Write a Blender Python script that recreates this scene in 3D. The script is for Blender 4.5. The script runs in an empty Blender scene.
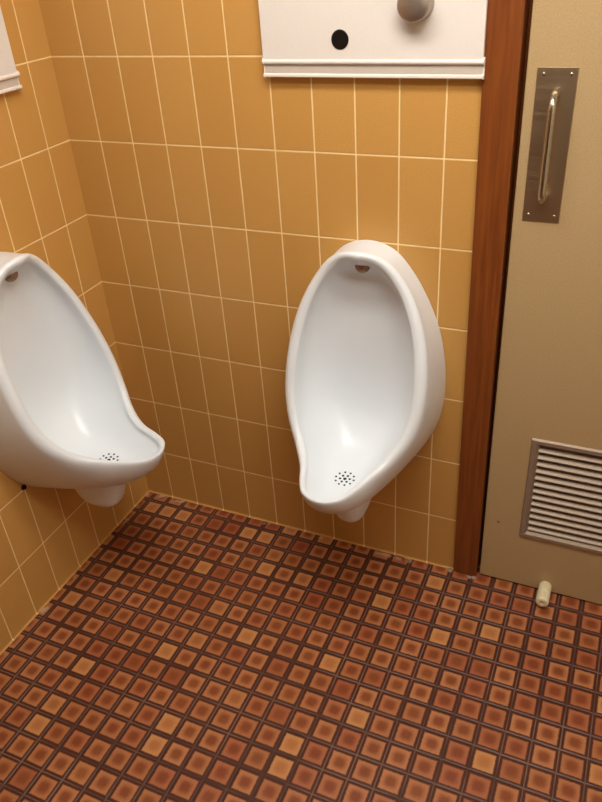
import bpy, bmesh, math, random
from mathutils import Vector, Matrix
from mathutils.bvhtree import BVHTree

random.seed(7)
scene = bpy.context.scene
col = scene.collection
TILE, ROW, ROW_TOP, FT = 0.108, 0.21743, 1.50883, 0.06634
FX, FY = 1.26167, -0.14481          # a floor tile centre

# ------------------------------------------------------------------ helpers
def link(name, bm, mat, parent=None, smooth=False, bevel=0, sub=0, autosmooth=None):
    bmesh.ops.recalc_face_normals(bm, faces=bm.faces)
    me = bpy.data.meshes.new(name)
    bm.to_mesh(me); bm.free()
    o = bpy.data.objects.new(name, me); col.objects.link(o)
    if mat: me.materials.append(mat)
    if parent: o.parent = parent
    if smooth:
        for p in me.polygons: p.use_smooth = True
    if bevel:
        b = o.modifiers.new('bevel', 'BEVEL'); b.width = bevel; b.segments = 3
        b.limit_method = 'ANGLE'; b.angle_limit = math.radians(40)
        b.harden_normals = False
    if sub:
        s = o.modifiers.new('sub', 'SUBSURF'); s.levels = sub; s.render_levels = sub
    return o

def empty(name, loc=(0, 0, 0)):
    o = bpy.data.objects.new(name, None); col.objects.link(o)
    o.location = loc; o.empty_display_size = .05
    return o

def tag(o, label=None, cat=None, group=None, kind=None):
    for k, v in (('label', label), ('category', cat), ('group', group), ('kind', kind)):
        if v: o[k] = v
    return o

def box(bm, x0, x1, y0, y1, z0, z1):
    v = [bm.verts.new(p) for p in ((x0, y0, z0), (x1, y0, z0), (x1, y1, z0), (x0, y1, z0),
                                   (x0, y0, z1), (x1, y0, z1), (x1, y1, z1), (x0, y1, z1))]
    for f in ((3, 2, 1, 0), (4, 5, 6, 7), (0, 1, 5, 4), (1, 2, 6, 5), (2, 3, 7, 6), (3, 0, 4, 7)):
        bm.faces.new([v[i] for i in f])
    return v

def loft(bm, rings, cap0=True, cap1=True, closed=True):
    R = [[bm.verts.new(p) for p in r] for r in rings]
    n = len(R[0])
    for a, b in zip(R, R[1:]):
        for i in range(n if closed else n - 1):
            j = (i + 1) % n
            bm.faces.new((a[i], a[j], b[j], b[i]))
    if cap0: bm.faces.new(R[0])
    if cap1: bm.faces.new(R[-1])
    return R

def lathe(bm, prof, origin, axis, n=32):
    """prof: (radius, distance along axis)"""
    a = Vector(axis).normalized()
    u = a.orthogonal().normalized(); w = a.cross(u)
    o = Vector(origin)
    rings = [[o + a * d + (u * math.cos(2 * math.pi * i / n) + w * math.sin(2 * math.pi * i / n)) * max(r, 1e-4)
              for i in range(n)] for r, d in prof]
    loft(bm, rings)

def tube(bm, pts, rad, n=16, closed_caps=True):
    pts = [Vector(p) for p in pts]
    rings = []
    prev = None
    for i, p in enumerate(pts):
        t = (pts[min(i + 1, len(pts) - 1)] - pts[max(i - 1, 0)]).normalized()
        u = t.orthogonal().normalized() if prev is None else (prev - t * prev.dot(t)).normalized()
        prev = u
        w = t.cross(u)
        rings.append([p + (u * math.cos(2 * math.pi * k / n) + w * math.sin(2 * math.pi * k / n)) * rad for k in range(n)])
    loft(bm, rings, closed_caps, closed_caps)

# ------------------------------------------------------------------ materials
def srgb(r, g, b):
    f = lambda c: (c / 255 / 12.92) if c / 255 <= .04045 else ((c / 255 + .055) / 1.055) ** 2.4
    return (f(r), f(g), f(b), 1)

class NT:
    def __init__(self, name):
        self.m = bpy.data.materials.new(name); self.m.use_nodes = True
        self.t = self.m.node_tree
        self.b = self.t.nodes['Principled BSDF']
    def n(self, typ, **kw):
        nd = self.t.nodes.new(typ)
        for k, v in kw.items(): setattr(nd, k, v)
        return nd
    def put(self, sock, v):
        if isinstance(v, bpy.types.NodeSocket): self.t.links.new(v, sock)
        else: sock.default_value = v
    def math(self, op, *a, clamp=False):
        nd = self.n('ShaderNodeMath', operation=op, use_clamp=clamp)
        for i, v in enumerate(a): self.put(nd.inputs[i], v)
        return nd.outputs[0]
    def mix(self, fac, a, b, blend='MIX'):
        nd = self.n('ShaderNodeMix', data_type='RGBA', blend_type=blend)
        self.put(nd.inputs[0], fac); self.put(nd.inputs[6], a); self.put(nd.inputs[7], b)
        return nd.outputs[2]
    def step(self, v, lo, hi, to0=0., to1=1.):
        nd = self.n('ShaderNodeMapRange', interpolation_type='SMOOTHSTEP')
        for i, x in enumerate((v, lo, hi, to0, to1)): self.put(nd.inputs[i], x)
        return nd.outputs[0]
    def pos(self):
        s = self.n('ShaderNodeSeparateXYZ')
        self.t.links.new(self.n('ShaderNodeNewGeometry').outputs['Position'], s.inputs[0])
        return s.outputs
    def noise(self, scale, detail=3, rough=.5, vec=None):
        nd = self.n('ShaderNodeTexNoise')
        nd.inputs['Scale'].default_value = scale; nd.inputs['Detail'].default_value = detail
        nd.inputs['Roughness'].default_value = rough
        self.t.links.new(vec if vec else self.n('ShaderNodeNewGeometry').outputs['Position'], nd.inputs['Vector'])
        return nd.outputs['Fac']
    def white(self, x, y, z=0.):
        c = self.n('ShaderNodeCombineXYZ')
        for i, v in enumerate((x, y, z)): self.put(c.inputs[i], v)
        nd = self.n('ShaderNodeTexWhiteNoise', noise_dimensions='3D')
        self.t.links.new(c.outputs[0], nd.inputs[0])
        return nd.outputs[0]
    def bump(self, h, dist=.001, strength=1.):
        nd = self.n('ShaderNodeBump')
        nd.inputs['Distance'].default_value = dist; nd.inputs['Strength'].default_value = strength
        self.put(nd.inputs['Height'], h)
        self.t.links.new(nd.outputs[0], self.b.inputs['Normal'])
    def set(self, **kw):
        for k, v in kw.items(): self.put(self.b.inputs[k.replace('_', ' ')], v)
        return self.m

def simple(name, rgb, rough=.5, metal=0., var=0.06, scale=60., coat=0.):
    t = NT(name)
    f = t.noise(scale)
    c = srgb(*rgb)
    d = tuple(x * (1 - var * 2) for x in c[:3]) + (1,)
    t.set(Base_Color=t.mix(f, d, tuple(min(1, x * (1 + var * 2)) for x in c[:3]) + (1,)), Roughness=rough, Metallic=metal, Coat_Weight=coat)
    return t.m

def wall_tile(name, axis, first):
    """glazed tile, vertical joints every TILE along the wall, starting with a first course of its own width"""
    t = NT(name)
    p = t.pos()
    a = p[0] if axis == 'x' else t.math('MULTIPLY', p[1], -1.)
    u = t.math('DIVIDE', t.math('SUBTRACT', a, first), TILE)
    v = t.math('DIVIDE', t.math('SUBTRACT', p[2], ROW_TOP), ROW)
    fu = t.math('FRACT', t.math('ADD', u, 100.)); fv = t.math('FRACT', t.math('ADD', v, 100.))
    du = t.math('MULTIPLY', t.math('SUBTRACT', .5, t.math('ABSOLUTE', t.math('SUBTRACT', fu, .5))), TILE)
    dv = t.math('MULTIPLY', t.math('SUBTRACT', .5, t.math('ABSOLUTE', t.math('SUBTRACT', fv, .5))), ROW)
    du = t.math('ADD', du, t.step(a, .008, .012, .05, 0.))      # the inner corner itself has no joint
    d = t.math('MINIMUM', du, dv)
    wob = t.math('MULTIPLY', t.math('SUBTRACT', t.noise(25., 2), .5), .0009)
    d = t.math('ADD', d, wob)
    grout = t.step(d, .0014, .0022, 1., 0.)
    idn = t.white(t.math('FLOOR', u), t.math('FLOOR', v), 3. if axis == 'x' else 7.)
    base = t.mix(idn, srgb(198, 149, 80), srgb(205, 157, 87))
    sp = t.noise(420., 2, .7)
    base = t.mix(t.step(sp, .4, .7), base, srgb(189, 140, 71))
    stain = t.math('MULTIPLY', t.noise(6., 3), .35)
    gcol = t.mix(t.noise(9., 4), srgb(250, 226, 172), srgb(232, 196, 134))
    colr = t.mix(grout, base, gcol)
    pil = t.step(d, .0008, .004, 0., 1.)
    h = t.math('ADD', pil, t.math('MULTIPLY', t.noise(90., 2), .12))
    t.bump(h, .0008, .8)
    t.set(Base_Color=colr, Roughness=t.mix(grout, (.42,) * 3 + (1,), (.85,) * 3 + (1,)), Specular_IOR_Level=.35)
    return t.m

def floor_tile():
    t = NT('glazed mosaic floor')
    p = t.pos()
    u = t.math('ADD', t.math('DIVIDE', t.math('SUBTRACT', p[0], FX), FT), 100.5)
    v = t.math('ADD', t.math('DIVIDE', t.math('SUBTRACT', p[1], FY), FT), 100.5)
    iu = t.math('FLOOR', u); iv = t.math('FLOOR', v)
    r1 = t.white(iu, iv, 1.); r2 = t.white(iu, iv, 2.); r3 = t.white(iu, iv, 5.)
    lu = t.math('SUBTRACT', t.math('FRACT', u), .5); lv = t.math('SUBTRACT', t.math('FRACT', v), .5)
    wob = t.math('MULTIPLY', t.math('SUBTRACT', t.noise(120., 2), .5), .05)
    au = t.math('ABSOLUTE', lu); av = t.math('ABSOLUTE', lv)
    m = t.math('ADD', t.math('MAXIMUM', au, av), wob)
    mp = t.math('MAXIMUM', au, av)
    # soft square centre
    r = t.math('POWER', t.math('ADD', t.math('POWER', au, 3.), t.math('POWER', av, 3.)), 1 / 3)
    r = t.math('ADD', r, t.math('MULTIPLY', t.math('SUBTRACT', t.noise(160., 3), .5), .12))
    rim = t.mix(r1, srgb(168, 106, 66), srgb(184, 122, 80))
    rim = t.mix(t.step(r2, .55, .95), rim, srgb(166, 99, 64))
    ctr = t.mix(r2, srgb(132, 72, 35), srgb(126, 61, 33))
    light = t.step(r3, .91, .96)
    rim = t.mix(light, rim, srgb(192, 135, 84))
    ctr = t.mix(light, ctr, srgb(172, 110, 62))
    dark = t.step(r3, .12, .06)
    rim = t.mix(t.math('MULTIPLY', dark, .7), rim, srgb(150, 78, 52))
    inner = t.mix(t.step(r, .10, .37), ctr, rim)
    border = t.mix(t.noise(14., 3), srgb(66, 30, 19), srgb(84, 42, 28))
    c = t.mix(t.step(m, .340, .405), inner, border)
    gcol = t.mix(t.step(t.noise(5., 3), .35, .65), srgb(78, 54, 45), srgb(120, 92, 78))
    g = t.step(mp, .468, .484)
    c = t.mix(g, c, gcol)
    # chalky residue along the wall foot, in a few patches
    near = t.math('MINIMUM', p[0], t.math('MULTIPLY', p[1], -1.))
    chalk = t.math('MULTIPLY', t.step(near, .012, .034, 1., 0.), t.math('MULTIPLY', t.step(t.noise(22., 4), .56, .66), t.step(p[0], 1.15, 1.17, 1., 0.)))
    c = t.mix(t.math('MULTIPLY', chalk, .7), c, srgb(200, 178, 150))
    h = t.math('ADD', t.step(mp, .44, .485, 1., 0.), t.math('MULTIPLY', t.noise(50., 2), .1))
    t.bump(h, .0012, .8)
    rough = t.math('ADD', t.math('MULTIPLY', g, .35), t.math('ADD', .3, t.math('MULTIPLY', t.noise(30., 3), .18)))
    t.set(Base_Color=c, Roughness=rough, Specular_IOR_Level=.4)
    return t.m

def wood():
    t = NT('stained wood')
    mp = t.n('ShaderNodeMapping'); mp.inputs['Scale'].default_value = (60, 60, 2.5)
    t.t.links.new(t.n('ShaderNodeNewGeometry').outputs['Position'], mp.inputs[0])
    f = t.noise(1.6, 5, .6, mp.outputs[0])
    c = t.mix(t.step(f, .3, .7), srgb(110, 55, 18), srgb(132, 71, 25))
    t.bump(f, .0004, .5)
    t.set(Base_Color=c, Roughness=.42)
    return t.m

def porcelain():
    t = NT('white vitreous china')
    c = t.mix(t.noise(7., 3), srgb(223, 230, 236), srgb(230, 236, 241))
    t.set(Base_Color=c, Roughness=.3, Specular_IOR_Level=.5)
    return t.m

def laminate():
    t = NT('beige door laminate')
    sp = t.noise(300., 3, .7)
    c = t.mix(t.step(sp, .35, .65), srgb(174, 147, 104), srgb(184, 158, 116))
    dist = t.n('ShaderNodeVectorMath', operation='DISTANCE')      # a small brown chip in the laminate
    t.t.links.new(t.n('ShaderNodeNewGeometry').outputs['Position'], dist.inputs[0]); dist.inputs[1].default_value = (1.290, 0, .238)
    c = t.mix(t.step(dist.outputs['Value'], .003, .0055, .8, 0.), c, srgb(120, 62, 30))
    t.bump(sp, .0002, .3)
    t.set(Base_Color=c, Roughness=.55)
    return t.m

def brushed(name, rgb, rough, axis=2):
    t = NT(name)
    sc = [400, 400, 400]; sc[axis] = 6
    mp = t.n('ShaderNodeMapping'); mp.inputs['Scale'].default_value = sc
    t.t.links.new(t.n('ShaderNodeNewGeometry').outputs['Position'], mp.inputs[0])
    f = t.noise(1., 3, .5, mp.outputs[0])
    c = srgb(*rgb)
    t.set(Base_Color=t.mix(f, tuple(x * .85 for x in c[:3]) + (1,), c), Metallic=1.,
          Roughness=t.step(f, .2, .8, rough - .06, rough + .08))
    return t.m

M = dict(
    wall_x=wall_tile('ochre wall tile back', 'x', 0.0),
    wall_y=wall_tile('ochre wall tile left', 'y', .0945),
    floor=floor_tile(), wood=wood(), china=porcelain(), door=laminate(),
    paint=simple('ceiling paint', (104, 94, 84), .9),
    cream=simple('cream wall paint', (228, 216, 196), .6),
    dim=simple('brown wall paint', (66, 50, 38), .7),
    panel=simple('white enamel panel', (224, 218, 212), .45, var=.02, scale=200),
    rail=simple('white painted rail', (236, 228, 220), .35, var=.02),
    railshade=simple('white rail with painted shade', (196, 186, 176), .4, var=.03),  # white rail again, greyed to paint in the channel's shade
    black=simple('black plastic', (10, 10, 12), .35),
    knob=brushed('dull nickel', (186, 174, 164), .45, 1),
    plate=brushed('aged bronze steel', (196, 174, 142), .42, 0),
    grip=brushed('satin steel', (190, 182, 164), .28, 2),
    alu=simple('anodised aluminium', (152, 134, 116), .5, .35, .04, 200),
    rubber=simple('ivory rubber', (224, 214, 176), .6, var=.12, scale=90),
    bronze=simple('tarnished bronze', (150, 122, 96), .45, .5, .15, 80),
    iron=simple('dark iron', (46, 34, 28), .6, .6),
    caulk=simple('old caulk', (150, 126, 106), .8, var=.15, scale=120),
    fixture=simple('white fixture enamel', (235, 235, 230), .5),
    void=simple('dull backing', (150, 124, 96), .8),
)
tl = NT('lamp diffuser'); tl.set(Base_Color=srgb(250, 240, 220), Emission_Color=(1, .92, .82, 1), Emission_Strength=6.)
M['diffuser'] = tl.m

# ------------------------------------------------------------------ the room
X1, Y0, ZC = 2.24, -3.3, 2.55
T = .1
def struct(name, bm, m, parent=None, **k):
    o = link(name, bm, m, parent, **k)
    if parent is None: o['kind'] = 'structure'
    return o

bm = bmesh.new(); box(bm, -T, X1 + T, Y0 - T, T + .1, -T, 0); struct('floor', bm, M['floor'])
bm = bmesh.new(); box(bm, -T, X1 + T, Y0 - T, T, ZC, ZC + T); struct('ceiling', bm, M['paint'])
bm = bmesh.new(); box(bm, -T, 0, Y0, T, 0, ZC); struct('wall_left', bm, M['wall_y'])
JL0, JL1 = 1.1695, 1.1565          # wood jamb left edge, foot and at 1.6 m (it leans a little)
JR0, JR1 = 1.2420, 1.2320
DX0, DX1, DH = 1.2500, 2.12, 2.06
bm = bmesh.new()
box(bm, 0, JL0 + .02, 0, T, 0, ZC)
box(bm, DX1 + .07, X1, 0, T, 0, ZC)
box(bm, JL0 + .02, DX1 + .07, 0, T, DH + .06, ZC)
struct('wall_back', bm, M['wall_x'])
bm = bmesh.new(); box(bm, X1, X1 + T, Y0, T, 0, ZC); struct('wall_right', bm, M['cream'])
bm = bmesh.new(); box(bm, 0, X1, Y0 - T, Y0, 0, ZC); struct('wall_rear', bm, M['dim'])

# sanitary cove at the wall foot
def cove(name, p0, p1, nrm, mat):
    p0, p1, nrm = Vector(p0), Vector(p1), Vector(nrm)
    r = .006
    prof = [(0, 0), (0, r)] + [(r - r * math.cos(a), r - r * math.sin(a)) for a in [i * math.pi / 12 for i in range(1, 7)]]
    bm = bmesh.new()
    loft(bm, [[p + nrm * a + Vector((0, 0, b)) for a, b in prof] for p in (p0, p1)])
    return struct(name, bm, mat, smooth=False)
cove('baseboard_back', (0.0, 0, 0), (JL0, 0, 0), (0, -1, 0), M['wall_x'])
cove('baseboard_left', (0, 0, 0), (0, Y0, 0), (1, 0, 0), M['wall_y'])

# wood jamb (left), right jamb and head
def prism(bm, pts, y0, y1):
    loft(bm, [[(x, y, z) for x, z in pts] for y in (y0, y1)])
sl = (JL1 - JL0) / 1.6
slr = (JR1 - JR0) / 1.6
zt = DH + .06
bm = bmesh.new()
prism(bm, [(JL0, 0.0), (JR0, 0.0), (JR0 + slr * zt, zt), (JL0 + sl * zt, zt)], -.012, .1)
prism(bm, [(DX1 + .006, 0), (DX1 + .075, 0), (DX1 + .075, zt), (DX1 + .006, zt)], -.012, .1)
prism(bm, [(JR0 + slr * zt, DH + .006), (DX1 + .006, DH + .006), (DX1 + .006, zt), (JR0 + slr * zt, zt)], -.012, .1)
# the rebate behind the door
prism(bm, [(JR0 - .01, 0), (JR0 + .03, 0), (JR0 + .02, DH), (JR0 - .02, DH)], .05, .1)
struct('trim_1', bm, M['wood'], bevel=.002)

# caulk smears at the foot of the jamb
bm = bmesh.new()
for cx, cy, s in ((1.158, -.012, .010), (1.222, -.02, .008), (1.236, -.018, .010)):
    bmesh.ops.create_icosphere(bm, subdivisions=3, radius=1, matrix=Matrix.Translation((cx, cy, .0)) @ Matrix.Diagonal((s, s * .8, .004, 1)))
for v in bm.verts: v.co += Vector((random.uniform(-.001, .001), random.uniform(-.001, .001), random.uniform(0, .0006)))
struct('trim_2', bm, M['caulk'], smooth=True)

# ------------------------------------------------------------------ door
bm = bmesh.new()
gx0, gx1, gz0, gz1 = 1.353, 1.760, .206, .562
ins = .016
# door leaf with an opening cut for the grille
xs = [DX0, gx0 + ins, gx1 - ins, DX1]; zs = [.006, gz0 + ins, gz1 - ins, DH]
V = {}
for yi, y in enumerate((0.0, .04)):
    for i, x in enumerate(xs):
        for k, z in enumerate(zs):
            V[yi, i, k] = bm.verts.new((x - (.0045 * (z / 1.5) if i == 0 else 0), y, z))
for i in range(3):
    for k in range(3):
        if (i, k) == (1, 1): continue
        for yi in (0, 1): bm.faces.new((V[yi, i, k], V[yi, i + 1, k], V[yi, i + 1, k + 1], V[yi, i, k + 1]))
for i in range(3):
    for k in (0, 3): bm.faces.new((V[0, i, k], V[0, i + 1, k], V[1, i + 1, k], V[1, i, k]))
    for ii in (0, 3): bm.faces.new((V[0, ii, i], V[0, ii, i + 1], V[1, ii, i + 1], V[1, ii, i]))
for a, b in (((1, 1), (2, 1)), ((2, 1), (2, 2)), ((2, 2), (1, 2)), ((1, 2), (1, 1))):
    bm.faces.new((V[0, a[0], a[1]], V[0, b[0], b[1]], V[1, b[0], b[1]], V[1, a[0], a[1]]))
door = struct('door_1', bm, M['door'], bevel=.003)
tag(door, 'beige laminate door with a pull handle and a louvred vent')

# pull handle: plate, screws, grip
bm = bmesh.new(); box(bm, 1.268, 1.3495, -.0025, 0.0, 1.1615, 1.4875)
plate = link('pull_plate', bm, M['plate'], door, bevel=.001); plate['label'] = 'brownish metal pull plate'
for sx, sz in ((1.2815, 1.4745), (1.3365, 1.4745), (1.281, 1.1765), (1.337, 1.1765)):
    bm = bmesh.new(); lathe(bm, [(.004, 0), (.0036, .0012), (.002, .002), (0, .0022)], (sx, -.0025, sz), (0, -1, 0), 16)
    link('screw', bm, M['grip'], plate, smooth=True)
gx, za, zb, dd, rr = 1.310, 1.4375, 1.2170, .044, .026
pts = [(gx, -.002, za)]
pts += [(gx, -(dd - rr) - rr * math.sin(a), za - rr + rr * math.cos(a)) for a in [i * math.pi / 16 for i in range(0, 9)]]
pts += [(gx, -dd, za - rr - (za - zb - 2 * rr) * i / 8) for i in range(1, 8)]
pts += [(gx, -(dd - rr) - rr * math.cos(a), zb + rr - rr * math.sin(a)) for a in [i * math.pi / 16 for i in range(0, 9)]]
pts += [(gx, -.002, zb)]
bm = bmesh.new(); tube(bm, pts, .0085, 18)
grip = link('grip', bm, M['grip'], plate, smooth=True); grip['label'] = 'satin steel grip bar'

# vent grille
bm = bmesh.new()
fw = .024
def frame_ring(x0, x1, z0, z1, w, y0, y1, yin):
    a = [(x0, z0), (x1, z0), (x1, z1), (x0, z1)]
    b = [(x0 + .004, z0 + .004), (x1 - .004, z0 + .004), (x1 - .004, z1 - .004), (x0 + .004, z1 - .004)]
    c = [(x0 + w * .6, z0 + w * .6), (x1 - w * .6, z0 + w * .6), (x1 - w * .6, z1 - w * .6), (x0 + w * .6, z1 - w * .6)]
    d = [(x0 + w, z0 + w), (x1 - w, z0 + w), (x1 - w, z1 - w), (x0 + w, z1 - w)]
    e = d
    loft(bm, [[(x, y, z) for x, z in r] for r, y in ((a, y0), (b, y1), (c, y1), (d, yin), (e, .03))], False, False)
frame_ring(gx0, gx1, gz0, gz1, fw, 0.0, -.006, .004)
vent = link('vent_grille', bm, M['alu'], door); vent['label'] = 'aluminium louvred vent low in the door'
bm = bmesh.new()
n = 13
ph = (gz1 - gz0 - 2 * fw) / n
for i in range(n):
    zc = gz0 + fw + ph * (i + .5)
    prism_pts = [(-.002, -.0062), (-.0028, -.0050), (-.0010, -.0030), (.0085, .0035), (.018, .0095), (.018, .0080), (.0090, .0018)]
    loft(bm, [[(x, y, zc + z) for y, z in prism_pts] for x in (gx0 + fw - .002, gx1 - fw + .002)])
link('louvers', bm, M['alu'], vent)
bm = bmesh.new(); box(bm, gx0 + ins + .001, gx1 - ins - .001, .024, .028, gz0 + ins + .001, gz1 - ins - .001)
link('mesh_backing', bm, M['void'], vent)

# rubber bumper on the door foot
bm = bmesh.new()
lathe(bm, [(.0180, 0), (.0190, .002), (.0190, .068), (.0182, .072), (.0165, .0742), (.006, .0748), (.005, .0738), (0, .0738)], (1.4495, 0, .0285), (0, -1, 0), 28)
bp = link('bumper', bm, M['rubber'], door, smooth=True); bp['label'] = 'ivory rubber bumper at the foot of the door'

# ------------------------------------------------------------------ urinal (local: u right, y = -depth, z up)
RIM = [(0, 1.083, .112), (.064, 1.058, .094), (.115, 1.002, .090), (.152, .930, .104), (.174, .850, .124), (.184, .770, .149),
       (.183, .692, .175), (.164, .625, .206), (.130, .580, .244), (.096, .557, .298), (.072, .552, .362), (.046, .552, .404), (0, .549, .420)]
WAL = [(0, 1.079), (.070, 1.058), (.125, .995), (.168, .915), (.197, .832), (.212, .742), (.214, .655), (.204, .575), (.178, .500),
       (.136, .428), (.090, .378), (.044, .352), (0, .346)]
SPI = [(1.045, .085), (1.022, .050), (.975, .034), (.905, .029), (.830, .028), (.750, .028), (.670, .031), (.600, .040), (.545, .065),
       (.496, .120), (.473, .205), (.474, .310), (.508, .390)]
IN = [.15, .15, .15, .15, .15, .15, .15, .2, .35, .6, .85, 1, 1]

def catmull(P, mir, n=6):
    P = [Vector(p) for p in P]
    a = P[1].copy(); b = P[-2].copy()
    if mir: a[0] *= -1; b[0] *= -1
    else: a = P[0] * 2 - P[1]; b = P[-1] * 2 - P[-2]
    Q = [a] + P + [b]
    out = []
    for i in range(len(P) - 1):
        p0, p1, p2, p3 = Q[i:i + 4]
        for s in range(n):
            t = s / n
            out.append(.5 * (2 * p1 + (p2 - p0) * t + (2 * p0 - 5 * p1 + 4 * p2 - p3) * t * t + (3 * p1 - p0 - 3 * p2 + p3) * t ** 3))
    out.append(P[-1])
    return out

def make_urinal():
    rim = catmull(RIM, True); wal = catmull([(u, z, 0) for u, z in WAL], True)
    spi = catmull([(0, z, d) for z, d in SPI], False); inn = catmull([(k, 0, 0) for k in IN], False)
    bm = bmesh.new()
    rows = []
    for c, w, s, q in zip(rim, wal, spi, inn):     # vectors are (u, z, d)
        w = Vector((w.x, w.y, .001)); q = q.x
        k = .62 + .10 * q; ctrl = Vector((w.x * k + c.x * (1 - k), w.y * k + c.y * (1 - k), c.z * (.80 + .13 * q)))
        a = (ctrl - c).normalized()
        tgt = Vector((0, s.y + .02 * q, c.z + (s.z - c.z) * q))
        b = tgt - c
        L = b.length; b.normalize()
        step = min(.019 + .004 * q, L * .5)
        o1 = c + a * .016 - b * .005
        strip = []
        for t in (0, .12, .27, .42, .57, .72, .86, 1):
            strip.append(w * (1 - t) ** 2 + ctrl * 2 * t * (1 - t) + o1 * t * t)
        strip.append(c + a * .005 - b * .0015)
        strip.append(c + b * step * .25 )
        e = a - b * a.dot(b); e.normalize()
        i1 = c + b * step * .92 + e * .0015
        strip.append(i1)
        strip.append(c + b * (step + .001) + e * .005)
        i2 = c + b * (step + .003) + e * min(.020, L * .3)
        K = 12
        for j in range(K + 1):
            phi = math.pi / 2 * (1 - j / K)
            sn = math.sin(phi) ** .72; cs = (1 - math.cos(phi)) ** 1.2
            strip.append(Vector((i2.x * sn, s.y + (i2.y - s.y) * cs, s.z + (i2.z - s.z) * cs)))
        full = strip + [Vector((-p.x, p.y, p.z)) for p in strip[-2::-1]]
        rows.append([bm.verts.new((p.x, -p.z, p.y)) for p in full])
    for r0, r1 in zip(rows, rows[1:]):
        for i in range(len(r0) - 1):
            try: bm.faces.new((r0[i], r0[i + 1], r1[i + 1], r1[i]))
            except ValueError: pass
    bmesh.ops.remove_doubles(bm, verts=bm.verts, dist=.0004)
    bmesh.ops.dissolve_degenerate(bm, dist=.0002, edges=bm.edges)
    bm.normal_update()
    bvh = BVHTree.FromBMesh(bm)
    root = empty('urinal')
    link('bowl', bm, M['china'], root, smooth=True, sub=1)
    # outlet boss under the bowl
    bm = bmesh.new()
    rings = []
    for z, hu, d0, d1 in ((.455, .056, .05, .268), (.400, .052, .062, .258), (.350, .047, .078, .248), (.318, .041, .092, .236), (.300, .032, .108, .214), (.292, .018, .132, .185)):
        rr_ = []
        for i in range(28):
            t = 2 * math.pi * i / 28
            cx, sx = math.cos(t), math.sin(t)
            e = .75
            rr_.append((hu * math.copysign(abs(cx) ** e, cx), -((d0 + d1) / 2 + (d1 - d0) / 2 * math.copysign(abs(sx) ** e, sx)), z))
        rings.append(rr_)
    loft(bm, rings)
    link('outlet', bm, M['china'], root, smooth=True, sub=1)
    # strainer holes, lying on the bowl floor
    bm = bmesh.new()
    hs = [(0, 0, .0050)]
    for k in range(6): hs.append((.0135 * math.cos(k * math.pi / 3 + .2), .0135 * math.sin(k * math.pi / 3 + .2), .0036))
    for k in range(10): hs.append((.026 * math.cos(k * math.pi / 5), .026 * math.sin(k * math.pi / 5), .0031))
    for dx, dy, r in hs:
        hit, nrm, _, _ = bvh.ray_cast(Vector((dx, -.228 + dy, .62)), Vector((0, 0, -1)))
        if hit is None: continue
        if nrm.z < 0: nrm = -nrm
        lathe(bm, [(r, -.001), (r, .0009), (r * .6, .0012)], hit, nrm, 12)
    d = link('drain_holes', bm, M['black'], root); d['label'] = 'dark strainer holes in the bowl floor'
    # water inlet under the hood
    bm = bmesh.new()
    lathe(bm, [(.016, -.02), (.0165, .004), (.0190, .008), (.0185, .015), (.014, .022), (.006, .026), (0, .0265)], (0, -.050, 1.037), (0, -.55, -.8), 24)
    s = link('inlet_spreader', bm, M['bronze'], root, smooth=True); s['label'] = 'tarnished bronze water spreader'
    # fixing nut on the wall below
    bm = bmesh.new()
    lathe(bm, [(.009, 0), (.009, .004), (.005, .0045), (.005, .009), (.003, .010)], (-.130, 0, .408), (0, -1, 0), 6)
    link('fixing_nut', bm, M['iron'], root)
    return root

def copy_tree(o, parent=None):
    c = o.copy(); col.objects.link(c)
    if parent: c.parent = parent
    for ch in [x for x in bpy.data.objects if x.parent == o]: copy_tree(ch, c)
    return c

U = make_urinal()
U.location = (.896, 0, 0)
G = 'white wall-hung urinals'
tag(U, 'white china urinal on the back wall, next to the wooden door jamb', 'urinal', G)
U2 = copy_tree(U)
U2.location = (0, -.398, .022); U2.rotation_euler = (0, 0, math.pi / 2)
tag(U2, 'white china urinal on the left wall, cut by the left edge of the photo', 'urinal', G)

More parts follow.
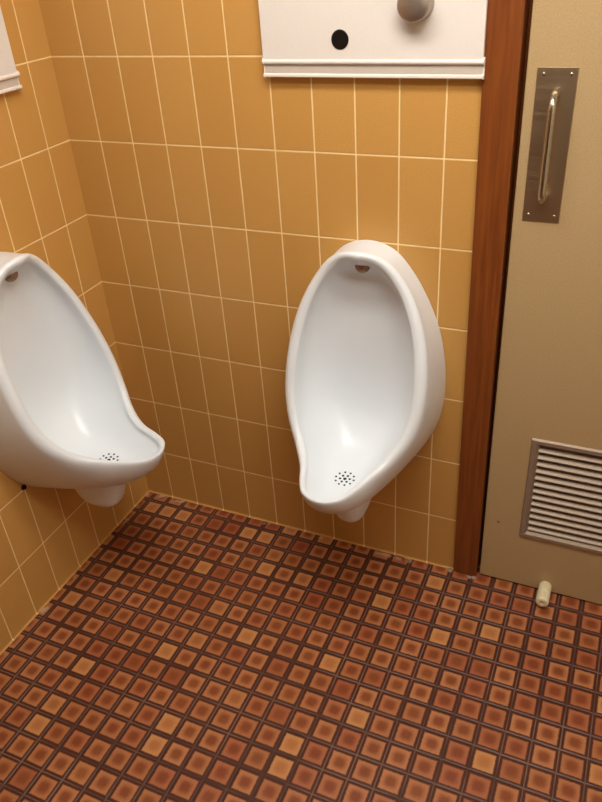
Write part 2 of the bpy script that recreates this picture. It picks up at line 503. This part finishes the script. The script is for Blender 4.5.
# ------------------------------------------------------------------ flush panels (local: u right, y = -depth)
def make_panel():
    root = empty('flush_panel')
    zb, zt2, w = 1.466, 2.02, .2585
    bm = bmesh.new(); box(bm, -w + .003, w - .0005, -.0215, 0, zb + .034, zt2)
    link('face_plate', bm, M['panel'], root, bevel=.001)
    # ledge rail: bead, channel, lower lip
    prof = [(0, zb), (.019, zb), (.0215, zb + .002), (.0215, zb + .0065), (.0185, zb + .0085), (.0165, zb + .009), (.0165, zb + .027),
            (.019, zb + .029), (.023, zb + .0300), (.0245, zb + .033), (.024, zb + .0365), (.021, zb + .0395), (.017, zb + .041), (0, zb + .041)]
    bm = bmesh.new(); loft(bm, [[(x, -d, z) for d, z in prof] for x in (-w + .005, w)])
    r = link('ledge_rail', bm, M['rail'], root)
    prof = [(0, zb - .001), (.016, zb - .001), (.023, zb + .001), (.0235, zb + .007), (.0175, zb + .0095), (.0175, zb + .027), (.021, zb + .029), (.0255, zb + .031), (.0265, zb + .035), (.0245, zb + .040), (.02, zb + .0425), (0, zb + .0425)]
    for x0, x1 in ((-w + .002, -w + .005), (w, w + .003)):
        bm = bmesh.new(); loft(bm, [[(x, -d, z) for d, z in prof] for x in (x0, x1)])
        link('end_cap', bm, M['rail'], r)
    bm = bmesh.new(); box(bm, -w + .005, w, -.0178, -.0160, zb + .0095, zb + .0265)
    link('channel', bm, M['railshade'], r)  # thin strip carrying the recess shade as colour
    bm = bmesh.new(); lathe(bm, [(.0205, 0), (.0205, .0012), (.0195, .002), (.016, .0016), (0, .0014)], (-.0605, -.0215, 1.5455), (0, -1, 0), 36)
    s = link('sensor_window', bm, M['black'], root, smooth=True); s['label'] = 'black round sensor window'
    bm = bmesh.new(); lathe(bm, [(.036, 0), (.036, .003), (.0345, .006), (.0345, .031), (.0335, .035), (.030, .038), (.012, .0395), (0, .0395)], (.1145, -.0215, 1.6135), (0, -1, 0), 44)
    k = link('push_knob', bm, M['knob'], root, smooth=True); k['label'] = 'dull nickel push knob'
    return root

P = make_panel()
P.location = (.9005, 0, 0)
GP = 'white flush panels over the urinals'
tag(P, 'white flush panel with sensor window and knob beside the wooden door jamb', 'panel', GP)
P2 = copy_tree(P)
P2.location = (0, -.419, -.008); P2.rotation_euler = (0, 0, math.pi / 2)
tag(P2, 'white flush panel on the left wall, mostly outside the photo', 'panel', GP)

# ------------------------------------------------------------------ ceiling lights: main one and an added fill
def ceiling_light(x, y, power, label):
    lamp = empty('ceiling_light', (x, y, ZC)); tag(lamp, label, 'ceiling light', 'ceiling lights')
    bm = bmesh.new(); box(bm, -.62, .62, -.16, .16, -.05, 0); link('housing', bm, M['fixture'], lamp, bevel=.006)
    bm = bmesh.new(); box(bm, -.59, .59, -.13, .13, -.07, -.05); link('diffuser', bm, M['diffuser'], lamp, bevel=.008)
    ld = bpy.data.lights.new('ceiling_lamp', 'AREA'); ld.shape = 'RECTANGLE'; ld.size = 1.16; ld.size_y = .24
    ld.energy = power; ld.color = (1, .955, .885)
    lo = bpy.data.objects.new('ceiling_lamp', ld); col.objects.link(lo)
    lo.location = (x, y, ZC - .075)
ceiling_light(1.02, -.72, 15, 'white ceiling light with a glowing diffuser over the urinals')
ceiling_light(1.58, -1.15, 13, 'added fill light with a glowing diffuser, out of view, nearer the right wall')  # added unseen fill, brightens the right wall and urinal sides

w = bpy.data.worlds.new('world'); scene.world = w; w.use_nodes = True
w.node_tree.nodes['Background'].inputs[0].default_value = (1, .85, .7, 1)
w.node_tree.nodes['Background'].inputs[1].default_value = .02

# ------------------------------------------------------------------ camera
cd = bpy.data.cameras.new('camera'); cam = bpy.data.objects.new('camera', cd); col.objects.link(cam)
cd.sensor_fit = 'HORIZONTAL'; cd.sensor_width = 36; cd.lens = 737.35 / 602 * 36; cd.clip_start = .01
r = Vector((.91422088, .40047031, -.06183617)); dn = Vector((.17051214, -.51862464, -.83782701)); f = Vector((-.3675946, .75541513, -.54242252))
m = Matrix((r, -dn, -f)).transposed().to_4x4()
m.translation = (1.49839, -1.70623, 1.76607)
cam.matrix_world = m
scene.camera = cam

scene.view_settings.view_transform = 'Standard'
scene.view_settings.look = 'None'
scene.view_settings.gamma = 1
scene.view_settings.use_curve_mapping = False
scene.view_settings.exposure = 0.0
